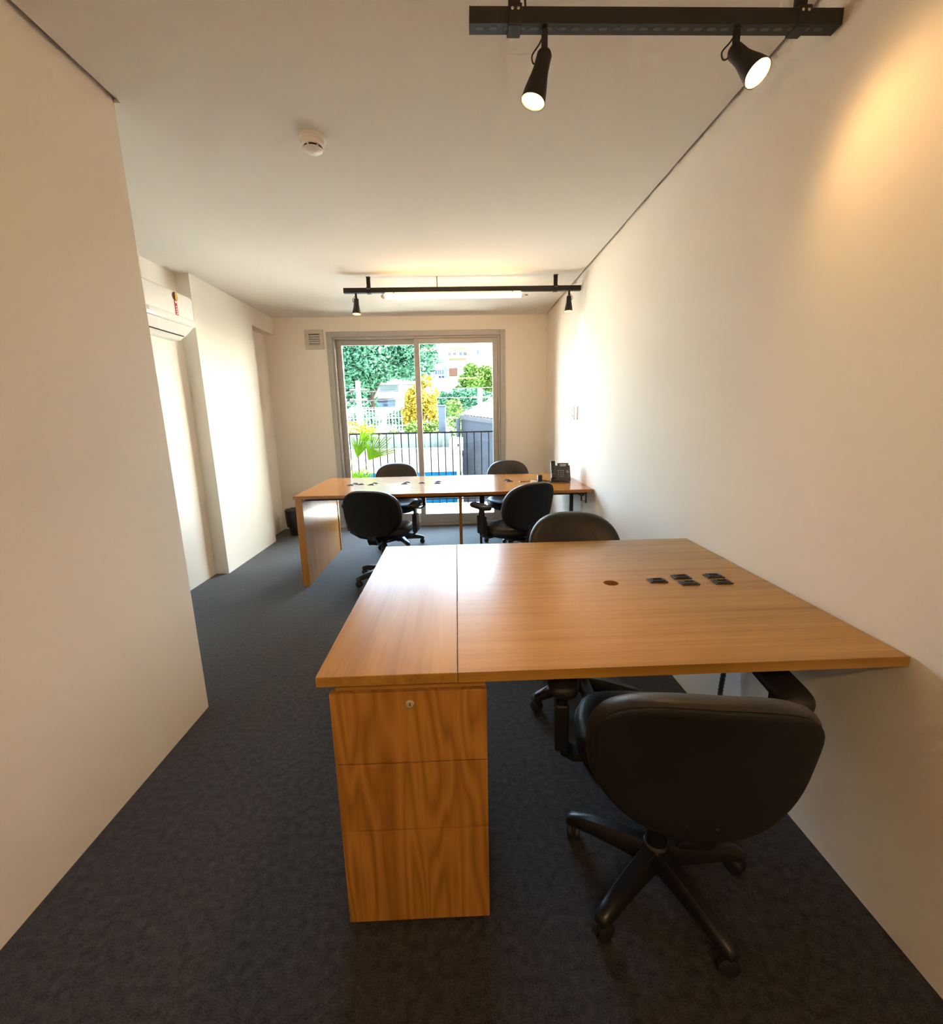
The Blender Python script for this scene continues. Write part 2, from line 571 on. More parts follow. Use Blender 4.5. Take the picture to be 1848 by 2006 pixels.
# ================================================================== TRACK LIGHTS
def spot_lamp(loc, d, watts, label, stem=0.05, cable=-1, blend=0.75, size=82):
    t = empty('spot_lamp', loc, label=label, cat='lamp', group='track spot lamps')
    d = Vector(d).normalized()
    MB().box(-0.008, 0.008, -0.006, 0.006, -stem - 0.012, 0.0).build('stem', M['black_metal'], t, bevel=0.001)
    o = Vector((0, 0, -stem)) - d * 0.010
    hp = [(0.008, -0.004), (0.016, 0.0), (0.0205, 0.008), (0.0215, 0.045), (0.024, 0.062), (0.031, 0.098), (0.035, 0.126), (0.033, 0.126), (0.028, 0.096)]
    MB().lathe(hp, 28, o, d, cap=False).build('housing', M['black_metal'], t, smooth=35)
    MB().lathe([(0.0328, 0.1245), (0.029, 0.106), (0.022, 0.102)], 28, o, d, cap=False).build('reflector', M['reflector'], t, smooth=50)
    MB().lathe([(0.0235, 0.103), (0.0235, 0.107), (0.017, 0.110), (0.001, 0.111)], 24, o, d).build('bulb_face', M['warm'], t, smooth=50)
    k = cable
    MB().tube(curve([(0.0, 0.004, -0.004), (k * 0.012, 0.008, -stem * 0.45), (k * 0.032, 0.01, -stem * 0.9), (k * 0.026, 0.006, -stem - 0.016), tuple(o + d * 0.012)], 8), 0.0022, 6).build('cable', M['plastic'], t)
    ld = bpy.data.lights.new('spot_light', 'SPOT')
    ld.energy = watts * LAMP
    ld.color = (1.0, 0.56, 0.19)
    ld.spot_size = math.radians(size)
    ld.spot_blend = blend
    ld.shadow_soft_size = 0.03
    lo = bpy.data.objects.new('spot_light', ld)
    C.objects.link(lo)
    lo.parent = t
    lo.location = o + d * 0.128
    lo.rotation_euler = (-d).to_track_quat('Z', 'Y').to_euler()
    return t


def track(y, x0, x1, posts, label, slots=True):
    zb, zt = 2.366, 2.404
    t = empty('lighting_track', (0, y, zb), label=label, cat='track light')
    h = zt - zb
    b = MB()
    b.box(x0, x1, -0.019, -0.016, 0, h)
    b.box(x0, x1, 0.016, 0.019, 0, h)
    b.box(x0, x1, -0.016, 0.016, 0, 0.003)
    b.box(x0, x1, -0.016, 0.016, h - 0.003, h)
    b.build('rail', M['black_metal'], t)
    box('end_cap', M['black_metal'], t, x0 - 0.002, x0 + 0.0005, -0.0195, 0.0195, -0.0005, h + 0.0005)
    box('end_cap', M['black_metal'], t, x1 - 0.0005, x1 + 0.002, -0.0195, 0.0195, -0.0005, h + 0.0005)
    for px in posts:
        p = MB()
        p.box(px - 0.018, px + 0.018, -0.025, -0.0195, -0.004, h + 0.004)
        p.box(px - 0.018, px + 0.018, 0.0195, 0.025, -0.004, h + 0.004)
        p.box(px - 0.018, px + 0.018, -0.0195, 0.0195, -0.005, -0.0005)
        p.box(px - 0.018, px + 0.018, -0.0195, 0.0195, h + 0.0005, h + 0.005)
        p.box(px - 0.016, px + 0.016, -0.006, 0.006, h + 0.005, H - zb - 0.004)
        p.box(px - 0.018, px + 0.018, -0.02, 0.02, H - zb - 0.004, H - zb)
        po = p.build('hanger', M['black_metal'], t, bevel=0.001)
        for sx in (-0.008, 0.008):
            MB().lathe([(0.004, 0), (0.004, 0.002), (0.002, 0.003)], 8, (px + sx, -0.025, h * 0.75), (0, -1, 0)).build('bolt', M['chrome'], po)
    if slots:
        n = int((x1 - x0 - 0.03) / 0.0375)
        sm = MB().loft([[(0.0085 * math.cos(a) + (0.0035 if math.cos(a) > 0 else -0.0035), 0.0055 * math.sin(a), z) for a in [2 * PI * k / 12 for k in range(12)]] for z in (-0.0006, 0.0004)]).mesh('slot', M['slot'])  # raised pale ovals painted as light showing through open holes
        for k in range(n):
            o = bpy.data.objects.new('slot', sm)
            C.objects.link(o)
            o.parent = t
            o.location = (x0 + 0.025 + k * 0.0375, -0.002, 0)
    return t


t1 = track(1.47, 0.064, 1.078, (0.184, 0.971), 'black perforated lighting track nearest the camera, hung below ceiling')
MB().tube(curve([(0.215, 0.0, 0.038), (0.212, 0.0, 0.08), (0.206, 0.0, 0.124)], 6), 0.003, 6).build('cable', M['plastic'], t1)
t2 = track(4.115, -0.912, 1.076, (-0.706, 0.865), 'black lighting track near the glass door, with glowing tube under it', slots=False)
MB().tube([(-0.135, 0.0, 0.038), (-0.135, 0.0, 0.124)], 0.004, 6).build('cable', M['plastic'], t2)

spot_lamp((0.267, 1.47, 2.3655), (-0.27, -0.03, -0.96), 6, 'black spot lamp pointing down over near desk, on the near track', stem=0.06, cable=-1)
spot_lamp((0.800, 1.47, 2.3655), (0.28, -0.55, -0.79), 1.15, 'brightly glowing spot lamp turned towards the right wall, on the near track', stem=0.05, cable=-1, size=125, blend=1.0)
spot_lamp((-0.816, 4.115, 2.3655), (-0.02, -0.10, -1.0), 7, 'small black spot lamp at left end of the far track', stem=0.05, cable=-1)
spot_lamp((0.982, 4.115, 2.3655), (-0.03, -0.06, -1.0), 3.5, 'small black spot lamp beside right wall on the far track', stem=0.05, cable=1)

def tube_lamp(x, y, label, mat='tube'):
    tl = empty('tube_lamp', (x, y, 2.3655), label=label, cat='lamp')
    MB().tube([(-0.575, 0, -0.026), (0.575, 0, -0.026)], 0.0225, 20).build('tube', M[mat], tl, smooth=60)
    for sgn in (-1, 1):
        MB().lathe([(0.0235, 0.0), (0.0235, 0.02), (0.012, 0.026), (0.008, 0.034)], 16, (sgn * 0.572, 0, -0.026), (sgn, 0, 0)).build('tube_cap', M['white_plastic'], tl, smooth=40)
        box('clip', M['black_metal'], tl, sgn * 0.50 - 0.006, sgn * 0.50 + 0.006, -0.008, 0.008, -0.006, 0.0)
    MB().lathe([(0.007, 0), (0.007, 0.03)], 8, (0.60, 0, -0.026), (1, 0, 0)).build('connector', M['chrome'], tl)


tube_lamp(0.0, 4.115, 'glowing white tube lamp under the far lighting track')
# invented third track and tube behind the camera, added as warm fill
track(-1.175, -0.912, 1.076, (-0.706, 0.865), 'added black lighting track behind the viewer, with a fill tube under it', slots=False)
tube_lamp(0.0, -1.175, 'added fill tube lamp under the invented track behind the viewer', 'tube_fill')


# ================================================================== DESKS
def socket_mesh():
    a = MB().box(-0.026, 0.026, -0.026, 0.026, 0.0, 0.004)
    return a


def desk_socket(x, y, label, group):
    s = empty('desk_socket', (x, y, DZ), label=label, cat='socket', group=group)
    if not SOCK:
        SOCK['plate'] = MB().box(-0.032, 0.032, -0.020, 0.020, 0.0, 0.004).mesh('plate', M['phone_dark'], bevel=0.003)
        r = MB()
        r.box(-0.022, 0.022, -0.0135, -0.009, 0.004, 0.0075)
        r.box(-0.022, 0.022, 0.009, 0.0135, 0.004, 0.0075)
        r.box(-0.022, -0.016, -0.009, 0.009, 0.004, 0.0075)
        r.box(0.016, 0.022, -0.009, 0.009, 0.004, 0.0075)
        SOCK['rim'] = r.mesh('rim', M['phone'])
        SOCK['well'] = MB().loft([[(0.0125 * math.cos(q) + (0.004 if math.cos(q) > 0 else -0.004), 0.0078 * math.sin(q), z) for q in [2 * PI * k / 16 for k in range(16)]] for z in (0.004, 0.0052)]).mesh('well', M['dark'])
    for n in ('plate', 'rim', 'well'):
        o = bpy.data.objects.new(n, SOCK[n])
        C.objects.link(o)
        o.parent = s
    return s


SOCK = {}
CX1_ = 0.0552
D0, D1, DY0, DY1, SX = -0.3456, 1.081, 0.965, 2.057, -0.0128
TH = 0.026
d1 = empty('near_desk', ((D0 + D1) / 2, (DY0 + DY1) / 2, 0), label='large honey wood desk nearest the camera, against right wall', cat='desk')
ox, oy = (D0 + D1) / 2, (DY0 + DY1) / 2
box('side_top', M['wood_y'], d1, D0 - ox, SX - 0.0012 - ox, DY0 - oy, DY1 - oy, DZ - TH, DZ, 0.0015)
# main top with the round cable hole
hx, hy, hr, n = 0.533 - ox, 1.507 - oy, 0.026, 32
mt_ = MB()
X0, X1, Y0, Y1 = SX + 0.0012 - ox, D1 - ox, DY0 - oy, DY1 - oy


def sq(a):
    c, s_ = math.cos(a), math.sin(a)
    k = 0.05 / max(abs(c), abs(s_))
    return (hx + c * k, hy + s_ * k)


for (zz, flip) in ((DZ, False), (DZ - TH, True)):
    ci = [(hx + hr * math.cos(2 * PI * k / n), hy + hr * math.sin(2 * PI * k / n), zz) for k in range(n)]
    co = [(*sq(2 * PI * k / n), zz) for k in range(n)]
    for k in range(n):
        q = (k + 1) % n
        mt_.quad(ci[k], co[k], co[q], ci[q])
    a0, a1, b0, b1 = hx - 0.05, hx + 0.05, hy - 0.05, hy + 0.05
    mt_.quad((X0, Y0, zz), (X1, Y0, zz), (X1, b0, zz), (X0, b0, zz))
    mt_.quad((X0, b1, zz), (X1, b1, zz), (X1, Y1, zz), (X0, Y1, zz))
    mt_.quad((X0, b0, zz), (a0, b0, zz), (a0, b1, zz), (X0, b1, zz))
    mt_.quad((a1, b0, zz), (X1, b0, zz), (X1, b1, zz), (a1, b1, zz))
for k in range(n):
    a, b = 2 * PI * k / n, 2 * PI * (k + 1) / n
    mt_.quad((hx + hr * math.cos(a), hy + hr * math.sin(a), DZ), (hx + hr * math.cos(b), hy + hr * math.sin(b), DZ),
             (hx + hr * math.cos(b), hy + hr * math.sin(b), DZ - TH), (hx + hr * math.cos(a), hy + hr * math.sin(a), DZ - TH))
mt_.quad((X0, Y0, DZ - TH), (X1, Y0, DZ - TH), (X1, Y0, DZ), (X0, Y0, DZ))
mt_.quad((X0, Y1, DZ - TH), (X1, Y1, DZ - TH), (X1, Y1, DZ), (X0, Y1, DZ))
mt_.quad((X0, Y0, DZ - TH), (X0, Y1, DZ - TH), (X0, Y1, DZ), (X0, Y0, DZ))
mt_.quad((X1, Y0, DZ - TH), (X1, Y1, DZ - TH), (X1, Y1, DZ), (X1, Y0, DZ))
mt_.build('main_top', M['wood_x'], d1)
box('support_rail', M['black_metal'], d1, CX1_ + 0.02 - ox, D1 - 0.01 - ox, 0.02, 0.06, DZ - TH - 0.04, DZ - TH, 0.002)
box('leg', M['black_metal'], d1, D0 + 0.06 - ox, D0 + 0.10 - ox, Y1 - 0.12, Y1 - 0.08, 0.0, DZ - TH, 0.002)
box('wall_bracket', M['black_metal'], d1, D1 - 0.035 - ox, D1 - 0.005 - ox, Y0 + 0.1, Y1 - 0.1, DZ - TH - 0.035, DZ - TH, 0.002)

GN = 'sockets on near desk'
for x, y, l in ((0.702, 1.512, 'lone black desk socket between the round hole and the two socket pairs'),
                (0.802, 1.541, 'black desk socket on near desk, far one of the middle pair'),
                (0.800, 1.480, 'black desk socket on near desk, close one of the middle pair'),
                (0.922, 1.540, 'black desk socket on near desk, far one of the right-hand pair'),
                (0.918, 1.480, 'black desk socket on near desk, close one of the right-hand pair')):
    desk_socket(x, y, l, GN)

# drawer pedestal
CX0, CX1, CY, CT = -0.3218, 0.0552, 0.978, 0.696
pd = empty('drawer_pedestal', ((CX0 + CX1) / 2, CY + 0.24, 0), label='honey wood three-drawer pedestal under near desk', cat='drawer unit')
hw = (CX1 - CX0) / 2
body = MB().box(-hw + 0.004, hw - 0.004, -0.22, 0.24, 0.028, CT - 0.004)
body.build('carcass', M['wood_z'], pd, bevel=0.001)
box('plinth', M['wood_z'], pd, -hw + 0.02, hw - 0.02, -0.20, 0.22, 0.0, 0.028)
box('spacer', M['wood_x'], pd, -hw + 0.012, hw - 0.002, -0.225, 0.23, CT - 0.004, DZ - TH)
zs = [(0.010, 0.300), (0.3035, 0.4985), (0.502, CT)]
for k, (a, b) in enumerate(zs):
    dr = box('drawer', M['wood_z'], pd, -hw, hw, -0.24, -0.221, a, b, 0.0012)
    if k == 2:
        MB().lathe([(0.0105, 0), (0.0105, 0.002), (0.008, 0.0032), (0.0075, 0.0022)], 24, (0.003, -0.24, 0.664), (0, -1, 0)).build('lock', M['nickel'], dr, smooth=40)
        box('keyhole', M['dark'], dr, 0.002, 0.004, -0.2434, -0.2418, 0.660, 0.668)
# round pull on the hidden side of the pedestal whose rim peeks out
hk = MB()
hk.lathe([(0.020, 0.0), (0.020, 0.004), (0.016, 0.008), (0.012, 0.006)], 20, (-hw + 0.004, -0.175, 0.622), (-1, 0, 0))
hk.build('side_pull', M['chrome'], pd, smooth=40)

# far desk
E0, E1, EY0, EY1 = -1.3066, 1.081, 3.558, 4.64
fx, fy = (E0 + E1) / 2, (EY0 + EY1) / 2
d2 = empty('far_desk', (fx, fy, 0), label='long reddish wood desk in front of the glass door', cat='desk')
SE = -0.565
box('left_top', M['wood_far'], d2, E0 - fx, SE - 0.001 - fx, EY0 - fy, EY1 - fy, DZ - TH, DZ, 0.0012)
box('right_top', M['wood_far'], d2, SE + 0.001 - fx, E1 - fx, EY0 - fy, EY1 - fy, DZ - TH, DZ, 0.0012)
box('side_panel', M['wood_leg'], d2, E0 + 0.025 - fx, E0 + 0.062 - fx, EY0 + 0.03 - fy, EY1 - 0.03 - fy, 0.0, DZ - 0.055, 0.001)
box('panel_edge', M['wood_leg'], d2, E0 + 0.010 - fx, E0 + 0.066 - fx, EY0 + 0.012 - fy, EY0 + 0.04 - fy, 0.0, DZ - TH, 0.001)
box('panel_edge', M['wood_leg'], d2, E0 + 0.010 - fx, E0 + 0.068 - fx, EY1 - 0.04 - fy, EY1 - 0.012 - fy, 0.0, DZ - TH, 0.001)
box('apron_rail', M['black_metal'], d2, E0 + 0.068 - fx, E1 - 0.1 - fx, EY0 + 0.10 - fy, EY0 + 0.13 - fy, DZ - TH - 0.03, DZ - TH)
box('apron_rail', M['black_metal'], d2, E0 + 0.068 - fx, E1 - 0.1 - fx, EY1 - 0.13 - fy, EY1 - 0.10 - fy, DZ - TH - 0.03, DZ - TH)
for lx, ly in ((0.013, EY0 + 0.115), (0.222, EY1 - 0.115)):
    box('leg', M['wood_leg'] if ly < 4 else M['black_metal'], d2, lx - 0.0125 - fx, lx + 0.0125 - fx, ly - 0.0125 - fy, ly + 0.0125 - fy, 0, DZ - TH)
lg = box('leg', M['black_metal'], d2, 0.995 - fx, 1.025 - fx, EY0 + 0.40 - fy, EY0 + 0.43 - fy, 0, DZ - TH)
box('cross_bar', M['black_metal'], d2, 0.985 - fx, 1.015 - fx, EY0 + 0.02 - fy, EY1 - 0.1 - fy, DZ - TH - 0.03, DZ - TH)
br = MB().box(0.995 - fx, 1.035 - fx, EY0 + 0.05 - fy, EY0 + 0.056 - fy, DZ - TH - 0.075, DZ - TH)
br.box(1.029 - fx, 1.035 - fx, EY0 + 0.02 - fy, EY0 + 0.05 - fy, DZ - TH - 0.09, DZ - TH)
br.build('corner_bracket', M['black_metal'], d2)
box('power_box', M['grille'], d2, 1.003 - fx, 1.027 - fx, EY0 + 0.03 - fy, EY0 + 0.0495 - fy, DZ - TH - 0.07, DZ - TH - 0.02, 0.002)

GF = 'sockets on far desk'
for x, y, l in ((-0.976, 4.11, 'leftmost black socket on far desk, close one of its pair'),
                (-0.945, 4.19, 'leftmost black socket pair on far desk, far one'),
                (-0.888, 4.15, 'flat grey cable cap on far desk between two left socket pairs'),
                (-0.790, 4.11, 'black socket on far desk left of the seam, close one'),
                (-0.770, 4.19, 'black socket on far desk left of the seam, far one'),
                (-0.490, 4.12, 'black socket on far desk just right of the seam, close one'),
                (-0.475, 4.21, 'black socket on far desk just right of the seam, far one'),
                (-0.334, 4.15, 'single black cable cap at middle of far desk below the door stile'),
                (-0.190, 4.10, 'black socket at the centre of far desk, close one of pair'),
                (-0.186, 4.20, 'black socket at the centre of far desk, far one of pair'),
                (0.456, 4.20, 'black socket on far desk behind right front chair, far one'),
                (0.470, 4.12, 'black socket on far desk behind right front chair, close one')):
    desk_socket(x, y, l, GF)

# ribbed cable conduit hanging on the wall under the near desk
cc = empty('cable_conduit', (1.055, 1.62, 0.0), label='grey ribbed cable conduit hanging under near desk by right wall', cat='cable')
pth = [(-0.02, -0.02, 0.0), (-0.012, 0.0, 0.2), (0.003, 0.0, 0.45), (0.006, 0.0, DZ - TH - 0.002)]
pc = curve(pth, 30)
MB().tube(pc, [0.0085 if i % 2 else 0.0105 for i in range(len(pc))], 10).build('ribbed_sleeve', M['phone'], cc)


# ================================================================== OFFICE CHAIRS
def sgn_pow(v, e):
    return math.copysign(abs(v) ** e, v)


def back_pt(s, th, a, b, zc, off, n=2.7):
    """a point of the backrest outline shrunk by s, off = forward offset from the middle surface"""
    e = 2.0 / n
    x = a * s * sgn_pow(math.cos(th), e)
    z = b * s * sgn_pow(math.sin(th), e)
    y = -0.265 + 0.75 * x * x - 0.10 * z - 1.0 * (z + 0.06) ** 2 + off
    if z < 0:
        x *= 1 - 0.10 * (z / b) ** 2
    return (x, y, zc + z)


def make_chair(bz, base_rot, A=0.232, name='office_chair'):
    t = empty(name)
    zc = bz - 0.19
    B, n = 0.192, 48
    ths = [2 * PI * k / n for k in range(n)]
    # base
    MB().lathe([(0.030, 0.045), (0.040, 0.055), (0.042, 0.105), (0.034, 0.125), (0.030, 0.13)], 20).build('hub', M['plastic'], t, smooth=40)
    for k in range(5):
        an = base_rot + 2 * PI * k / 5
        c, s_ = math.cos(an), math.sin(an)
        rings = []
        for r, zt, zb, hw_ in ((0.03, 0.122, 0.062, 0.027), (0.10, 0.116, 0.064, 0.025), (0.18, 0.104, 0.063, 0.0225), (0.235, 0.090, 0.058, 0.021), (0.258, 0.082, 0.055, 0.019), (0.268, 0.072, 0.056, 0.013)):
            ring = []
            for u, v_ in ((-1, 0.0), (-0.95, 0.7), (-0.6, 1.0), (0.6, 1.0), (0.95, 0.7), (1, 0.0)):
                z = zb + (zt - zb) * v_
                ring.append((c * r - s_ * u * hw_, s_ * r + c * u * hw_, z))
            rings.append(ring)
        arm = MB().loft(rings).build('base_arm', M['plastic'], t, smooth=50)
        # caster: stem, hood and two wheels
        ca = an + (1.1 * k + 0.4)
        ax = Vector((math.cos(ca), math.sin(ca), 0))
        o = Vector((c * 0.247, s_ * 0.247, 0.0))
        cs = MB()
        cs.lathe([(0.006, 0.03), (0.006, 0.062)], 8, o)
        for q in (-1, 1):
            cs.lathe([(0.008, 0.003), (0.021, 0.003), (0.0255, 0.006), (0.0255, 0.016), (0.021, 0.020), (0.006, 0.021)], 18, o + Vector((0, 0, 0.0256)), ax * q)
        cs.lathe([(0.020, -0.0025), (0.020, 0.0025)], 14, o + Vector((0, 0, 0.0285)), ax)
        cs.build('caster', M['rubber'], arm, smooth=40)
    # column
    MB().lathe([(0.029, 0.12), (0.029, 0.235), (0.025, 0.24), (0.025, 0.315), (0.021, 0.32), (0.021, 0.365)], 18).build('gas_column', M['plastic'], t, smooth=30)
    box('mechanism', M['plastic'], t, -0.075, 0.075, -0.13, 0.10, 0.362, 0.402, 0.008)
    MB().tube([(0.05, 0.03, 0.38), (0.20, 0.03, 0.378), (0.235, 0.03, 0.374)], 0.005, 8).build('height_lever', M['plastic'], t)
    # seat
    def sring(s, z, dz=0.0):
        out = []
        for th in ths:
            x = 0.232 * s * sgn_pow(math.cos(th), 0.72)
            y = 0.228 * s * sgn_pow(math.sin(th), 0.72) + 0.015
            out.append((x, y, z + dz - (0.03 * max(0, (y - 0.12) / 0.12) ** 2) + (0.012 * (x / 0.23) ** 2 if dz else 0)))
        return out
    seat = MB().loft([sring(0.90, 0.415), sring(0.97, 0.420), sring(1.0, 0.438), sring(1.0, 0.455), sring(0.975, 0.472), sring(0.90, 0.484), sring(0.75, 0.486), sring(0.5, 0.482), sring(0.2, 0.479)])
    so = seat.build('seat', M['leather'], t, smooth=60)
    MB().loft([sring(0.72, 0.400), sring(0.88, 0.402), sring(0.93, 0.4145)]).build('seat_shell', M['plastic'], so, smooth=40)
    MB().tube([Vector(p) for p in sring(1.004, 0.4465)] + [Vector(sring(1.004, 0.4465)[0])], 0.0035, 6, cap=False).build('piping', M['leather'], so, smooth=60)
    # back support
    sp = MB()
    path = [(-0.10, 0.372), (-0.20, 0.372), (-0.245, 0.385), (-0.268, 0.42), (-0.272, zc - 0.14), (-0.268, zc - 0.09)]
    rings = []
    for i, (y, z) in enumerate(path):
        dy, dz = (path[min(i + 1, len(path) - 1)][0] - path[max(i - 1, 0)][0], path[min(i + 1, len(path) - 1)][1] - path[max(i - 1, 0)][1])
        l = math.hypot(dy, dz)
        ny, nz = -dz / l * 0.010, dy / l * 0.010
        rings.append([(-0.036, y - ny, z - nz), (0.036, y - ny, z - nz), (0.036, y + ny, z + nz), (-0.036, y + ny, z + nz)])
    sp.loft(rings).build('back_support', M['plastic'], t, bevel=0.003)
    # backrest
    cu_ = MB().loft([[back_pt(s, th, A, B, zc, o) for th in ths] for s, o in
                     ((0.90, -0.002), (0.965, -0.001), (0.992, 0.008), (1.0, 0.022), (0.992, 0.036), (0.965, 0.048), (0.90, 0.056), (0.78, 0.058), (0.6, 0.055), (0.4, 0.052), (0.15, 0.050))])
    bo = cu_.build('backrest', M['leather'], t, smooth=60)
    sh = MB().loft([[back_pt(s, th, A, B, zc, o) for th in ths] for s, o in
                    ((0.955, 0.0), (0.968, -0.006), (0.960, -0.013), (0.930, -0.019), (0.885, -0.0215), (0.86, -0.0225), (0.6, -0.027), (0.3, -0.029), (0.1, -0.0295))])
    sh.build('back_shell', M['shell'], bo, smooth=50)
    for q in (-1, 1):
        # stitched seams of the cushion: an arch on each side of the centre panel
        pts = []
        for u in range(13):
            f = u / 12
            x = q * (0.030 + 0.150 * f)
            z = 0.150 - 0.20 * f ** 1.6
            rad = max(abs(x) / A, abs(z) / B)
            y = -0.265 + 0.75 * x * x - 0.10 * z - 1.0 * (z + 0.06) ** 2 + (0.0575 if rad > 0.55 else 0.0545)
            pts.append((x, y, zc + z))
        MB().tube(pts, 0.0017, 6).build('seam', M['leather'], bo)
    # armrests
    for q in (-1, 1):
        ar = MB()
        pa = [(q * 0.14, 0.398), (q * 0.245, 0.396), (q * 0.272, 0.415), (q * 0.278, 0.47), (q * 0.278, 0.635)]
        rings = []
        for i, (x, z) in enumerate(pa):
            dx, dz = (pa[min(i + 1, 4)][0] - pa[max(i - 1, 0)][0], pa[min(i + 1, 4)][1] - pa[max(i - 1, 0)][1])
            l = math.hypot(dx, dz)
            nx, nz = -dz / l * 0.009, dx / l * 0.009
            hy_ = 0.032 if i > 1 else 0.026
            rings.append([(x - nx, 0.005 - hy_, z - nz), (x - nx, 0.005 + hy_, z - nz), (x + nx, 0.005 + hy_, z + nz), (x + nx, 0.005 - hy_, z + nz)])
        ao = ar.loft(rings).build('armrest', M['plastic'], t, bevel=0.003)
        box('sleeve', M['plastic'], ao, q * 0.278 - 0.019, q * 0.278 + 0.019, -0.040, 0.050, 0.43, 0.575, 0.007)
        pr = []
        for z, s in ((0.632, 0.80), (0.638, 0.97), (0.650, 1.0), (0.660, 0.95), (0.665, 0.80)):
            pr.append([(q * 0.278 + 0.043 * s * sgn_pow(math.cos(th), 0.6), 0.02 + 0.125 * (s * 0.3 + 0.7) * sgn_pow(math.sin(th), 0.6), z) for th in ths])
        MB().loft(pr).build('arm_pad', M['rubber'], ao, smooth=60)
        MB().lathe([(0.006, 0), (0.006, 0.003), (0.003, 0.004)], 10, (q * 0.293, 0.005, 0.50), (q, 0, 0)).build('screw', M['chrome'], ao)
    return t


def place(t, x, y, rz, label):
    t.location = (x, y, 0)
    t.rotation_euler = (0, 0, rz)
    tag(t, label, 'chair', 'black office chairs')
    return t


R = math.radians
place(make_chair(0.80, R(154), 0.238), 0.545, 1.07, R(-9), 'black leather office chair nearest the camera, its back towards us')
place(make_chair(0.85, R(18)), 0.57, 1.935, R(180), 'black office chair on far side of near desk, only its rounded back showing')
place(make_chair(0.815, R(12)), -0.63, 3.66, R(-10), 'black office chair at left front of far desk, back towards the camera')
place(make_chair(0.85, R(22)), 0.42, 3.60, R(30), 'black office chair at right front of far desk, turned slightly left')
place(make_chair(0.85, R(40)), -0.65, 4.74, R(180 + 6), 'black office chair behind far desk, left one before the glass door')
place(make_chair(0.85, R(5)), 0.535, 4.76, R(180 - 4), 'black office chair behind far desk, right one beside the door edge')

# ================================================================== THINGS ON THE FAR DESK
ph = empty('desk_phone', (0.915, 4.02, DZ), R(-4), label='dark grey desk telephone with keypad at right end of far desk', cat='telephone')
tilt = Matrix.Rotation(R(-28), 4, 'X')
bodyp = MB().box(-0.085, 0.09, -0.012, 0.012, 0.0, 0.150)
bodyp.build('body', M['phone'], ph, bevel=0.004, matrix=Matrix.Translation((0, -0.03, 0.006)) @ tilt)
def pm(): return Matrix.Translation((0, -0.03, 0.006)) @ tilt
scb = MB().box(-0.022, 0.078, -0.014, 0.012, 0.150, 0.172)
scb.build('display_housing', M['phone'], ph, bevel=0.003, matrix=pm())
MB().box(0.0, 0.055, -0.0155, -0.0135, 0.138, 0.160).build('display', M['lcd'], ph, matrix=pm())
for r_ in range(4):
    for c_ in range(3):
        x, z = -0.015 + c_ * 0.021, 0.040 + r_ * 0.019
        MB().box(x - 0.0065, x + 0.0065, -0.015, -0.0118, z - 0.0045, z + 0.0045).build('key', M['key'], ph, matrix=pm())
MB().lathe([(0.013, 0), (0.013, 0.003), (0.006, 0.004)], 18, (0.066, -0.012, 0.085), (0, -1, 0)).build('navigation_ring', M['key'], ph, matrix=pm(), smooth=40)
for z in (0.035, 0.052):
    for x in (0.056, 0.074):
        MB().box(x - 0.005, x + 0.005, -0.0145, -0.0118, z - 0.003, z + 0.003).build('key', M['key'], ph, matrix=pm())
hs = MB().box(-0.084, -0.042, -0.040, -0.014, 0.018, 0.188)
hs.build('handset', M['phone_dark'], ph, bevel=0.008, matrix=pm())
MB().box(-0.082, -0.044, -0.046, -0.034, 0.020, 0.060).build('handset_mouth', M['phone_dark'], ph, bevel=0.005, matrix=pm())
MB().prism([(-0.03, 0.0), (0.10, 0.0), (0.10, 0.006), (0.045, 0.115), (0.03, 0.115), (-0.02, 0.012)], -0.06, 0.07, 'x').build('stand', M['phone_dark'], ph)
pc = [(-0.055, -0.045, 0.012), (-0.10, -0.055, 0.006), (-0.06, -0.095, 0.006), (0.03, -0.105, 0.006), (0.075, -0.07, 0.006), (0.04, -0.045, 0.008)]
MB().tube(curve(pc, 10), 0.0045, 8).build('handset_cord', M['plastic'], ph)

ad = empty('power_adapter', (0.735, 4.04, DZ), R(10), label='small black power adapter standing with pins up beside the telephone', cat='adapter')
box('body', M['phone_dark'], ad, -0.02, 0.02, -0.016, 0.016, 0.0, 0.062, 0.004)
for q in (-0.009, 0.004):
    MB().lathe([(0.0026, 0.0), (0.0026, 0.017), (0.001, 0.019)], 8, (q, 0, 0.062)).build('pin', M['chrome'], ad)
MB().tube(curve([(0.018, 0.0, 0.01), (0.05, 0.01, 0.004), (0.085, -0.01, 0.004), (0.11, 0.02, 0.004)], 8), 0.003, 6).build('cord', M['plastic'], ad)
wc = empty('wall_plug', (0.672, 3.98, DZ), R(-8), label='small cream plug block lying beside the black adapter', cat='plug')
box('body', M['paper'], wc, -0.03, 0.022, -0.016, 0.016, 0.0, 0.022, 0.005)
box('collar', M['white_plastic'], wc, 0.022, 0.032, -0.010, 0.010, 0.004, 0.018, 0.002)
nc = empty('network_cable', (0.57, 4.06, DZ), label='thin dark cable with pale tip lying across far desk', cat='cable')
MB().tube(curve([(-0.01, 0.0, 0.003), (0.05, 0.005, 0.003), (0.09, 0.05, 0.003), (0.14, 0.09, 0.003), (0.195, 0.05, 0.003), (0.24, 0.045, 0.003)], 8), 0.0028, 6).build('cord', M['plastic'], nc)
MB().box(-0.024, -0.008, -0.005, 0.005, 0.0, 0.007).build('tip', M['paper'], nc, bevel=0.001)

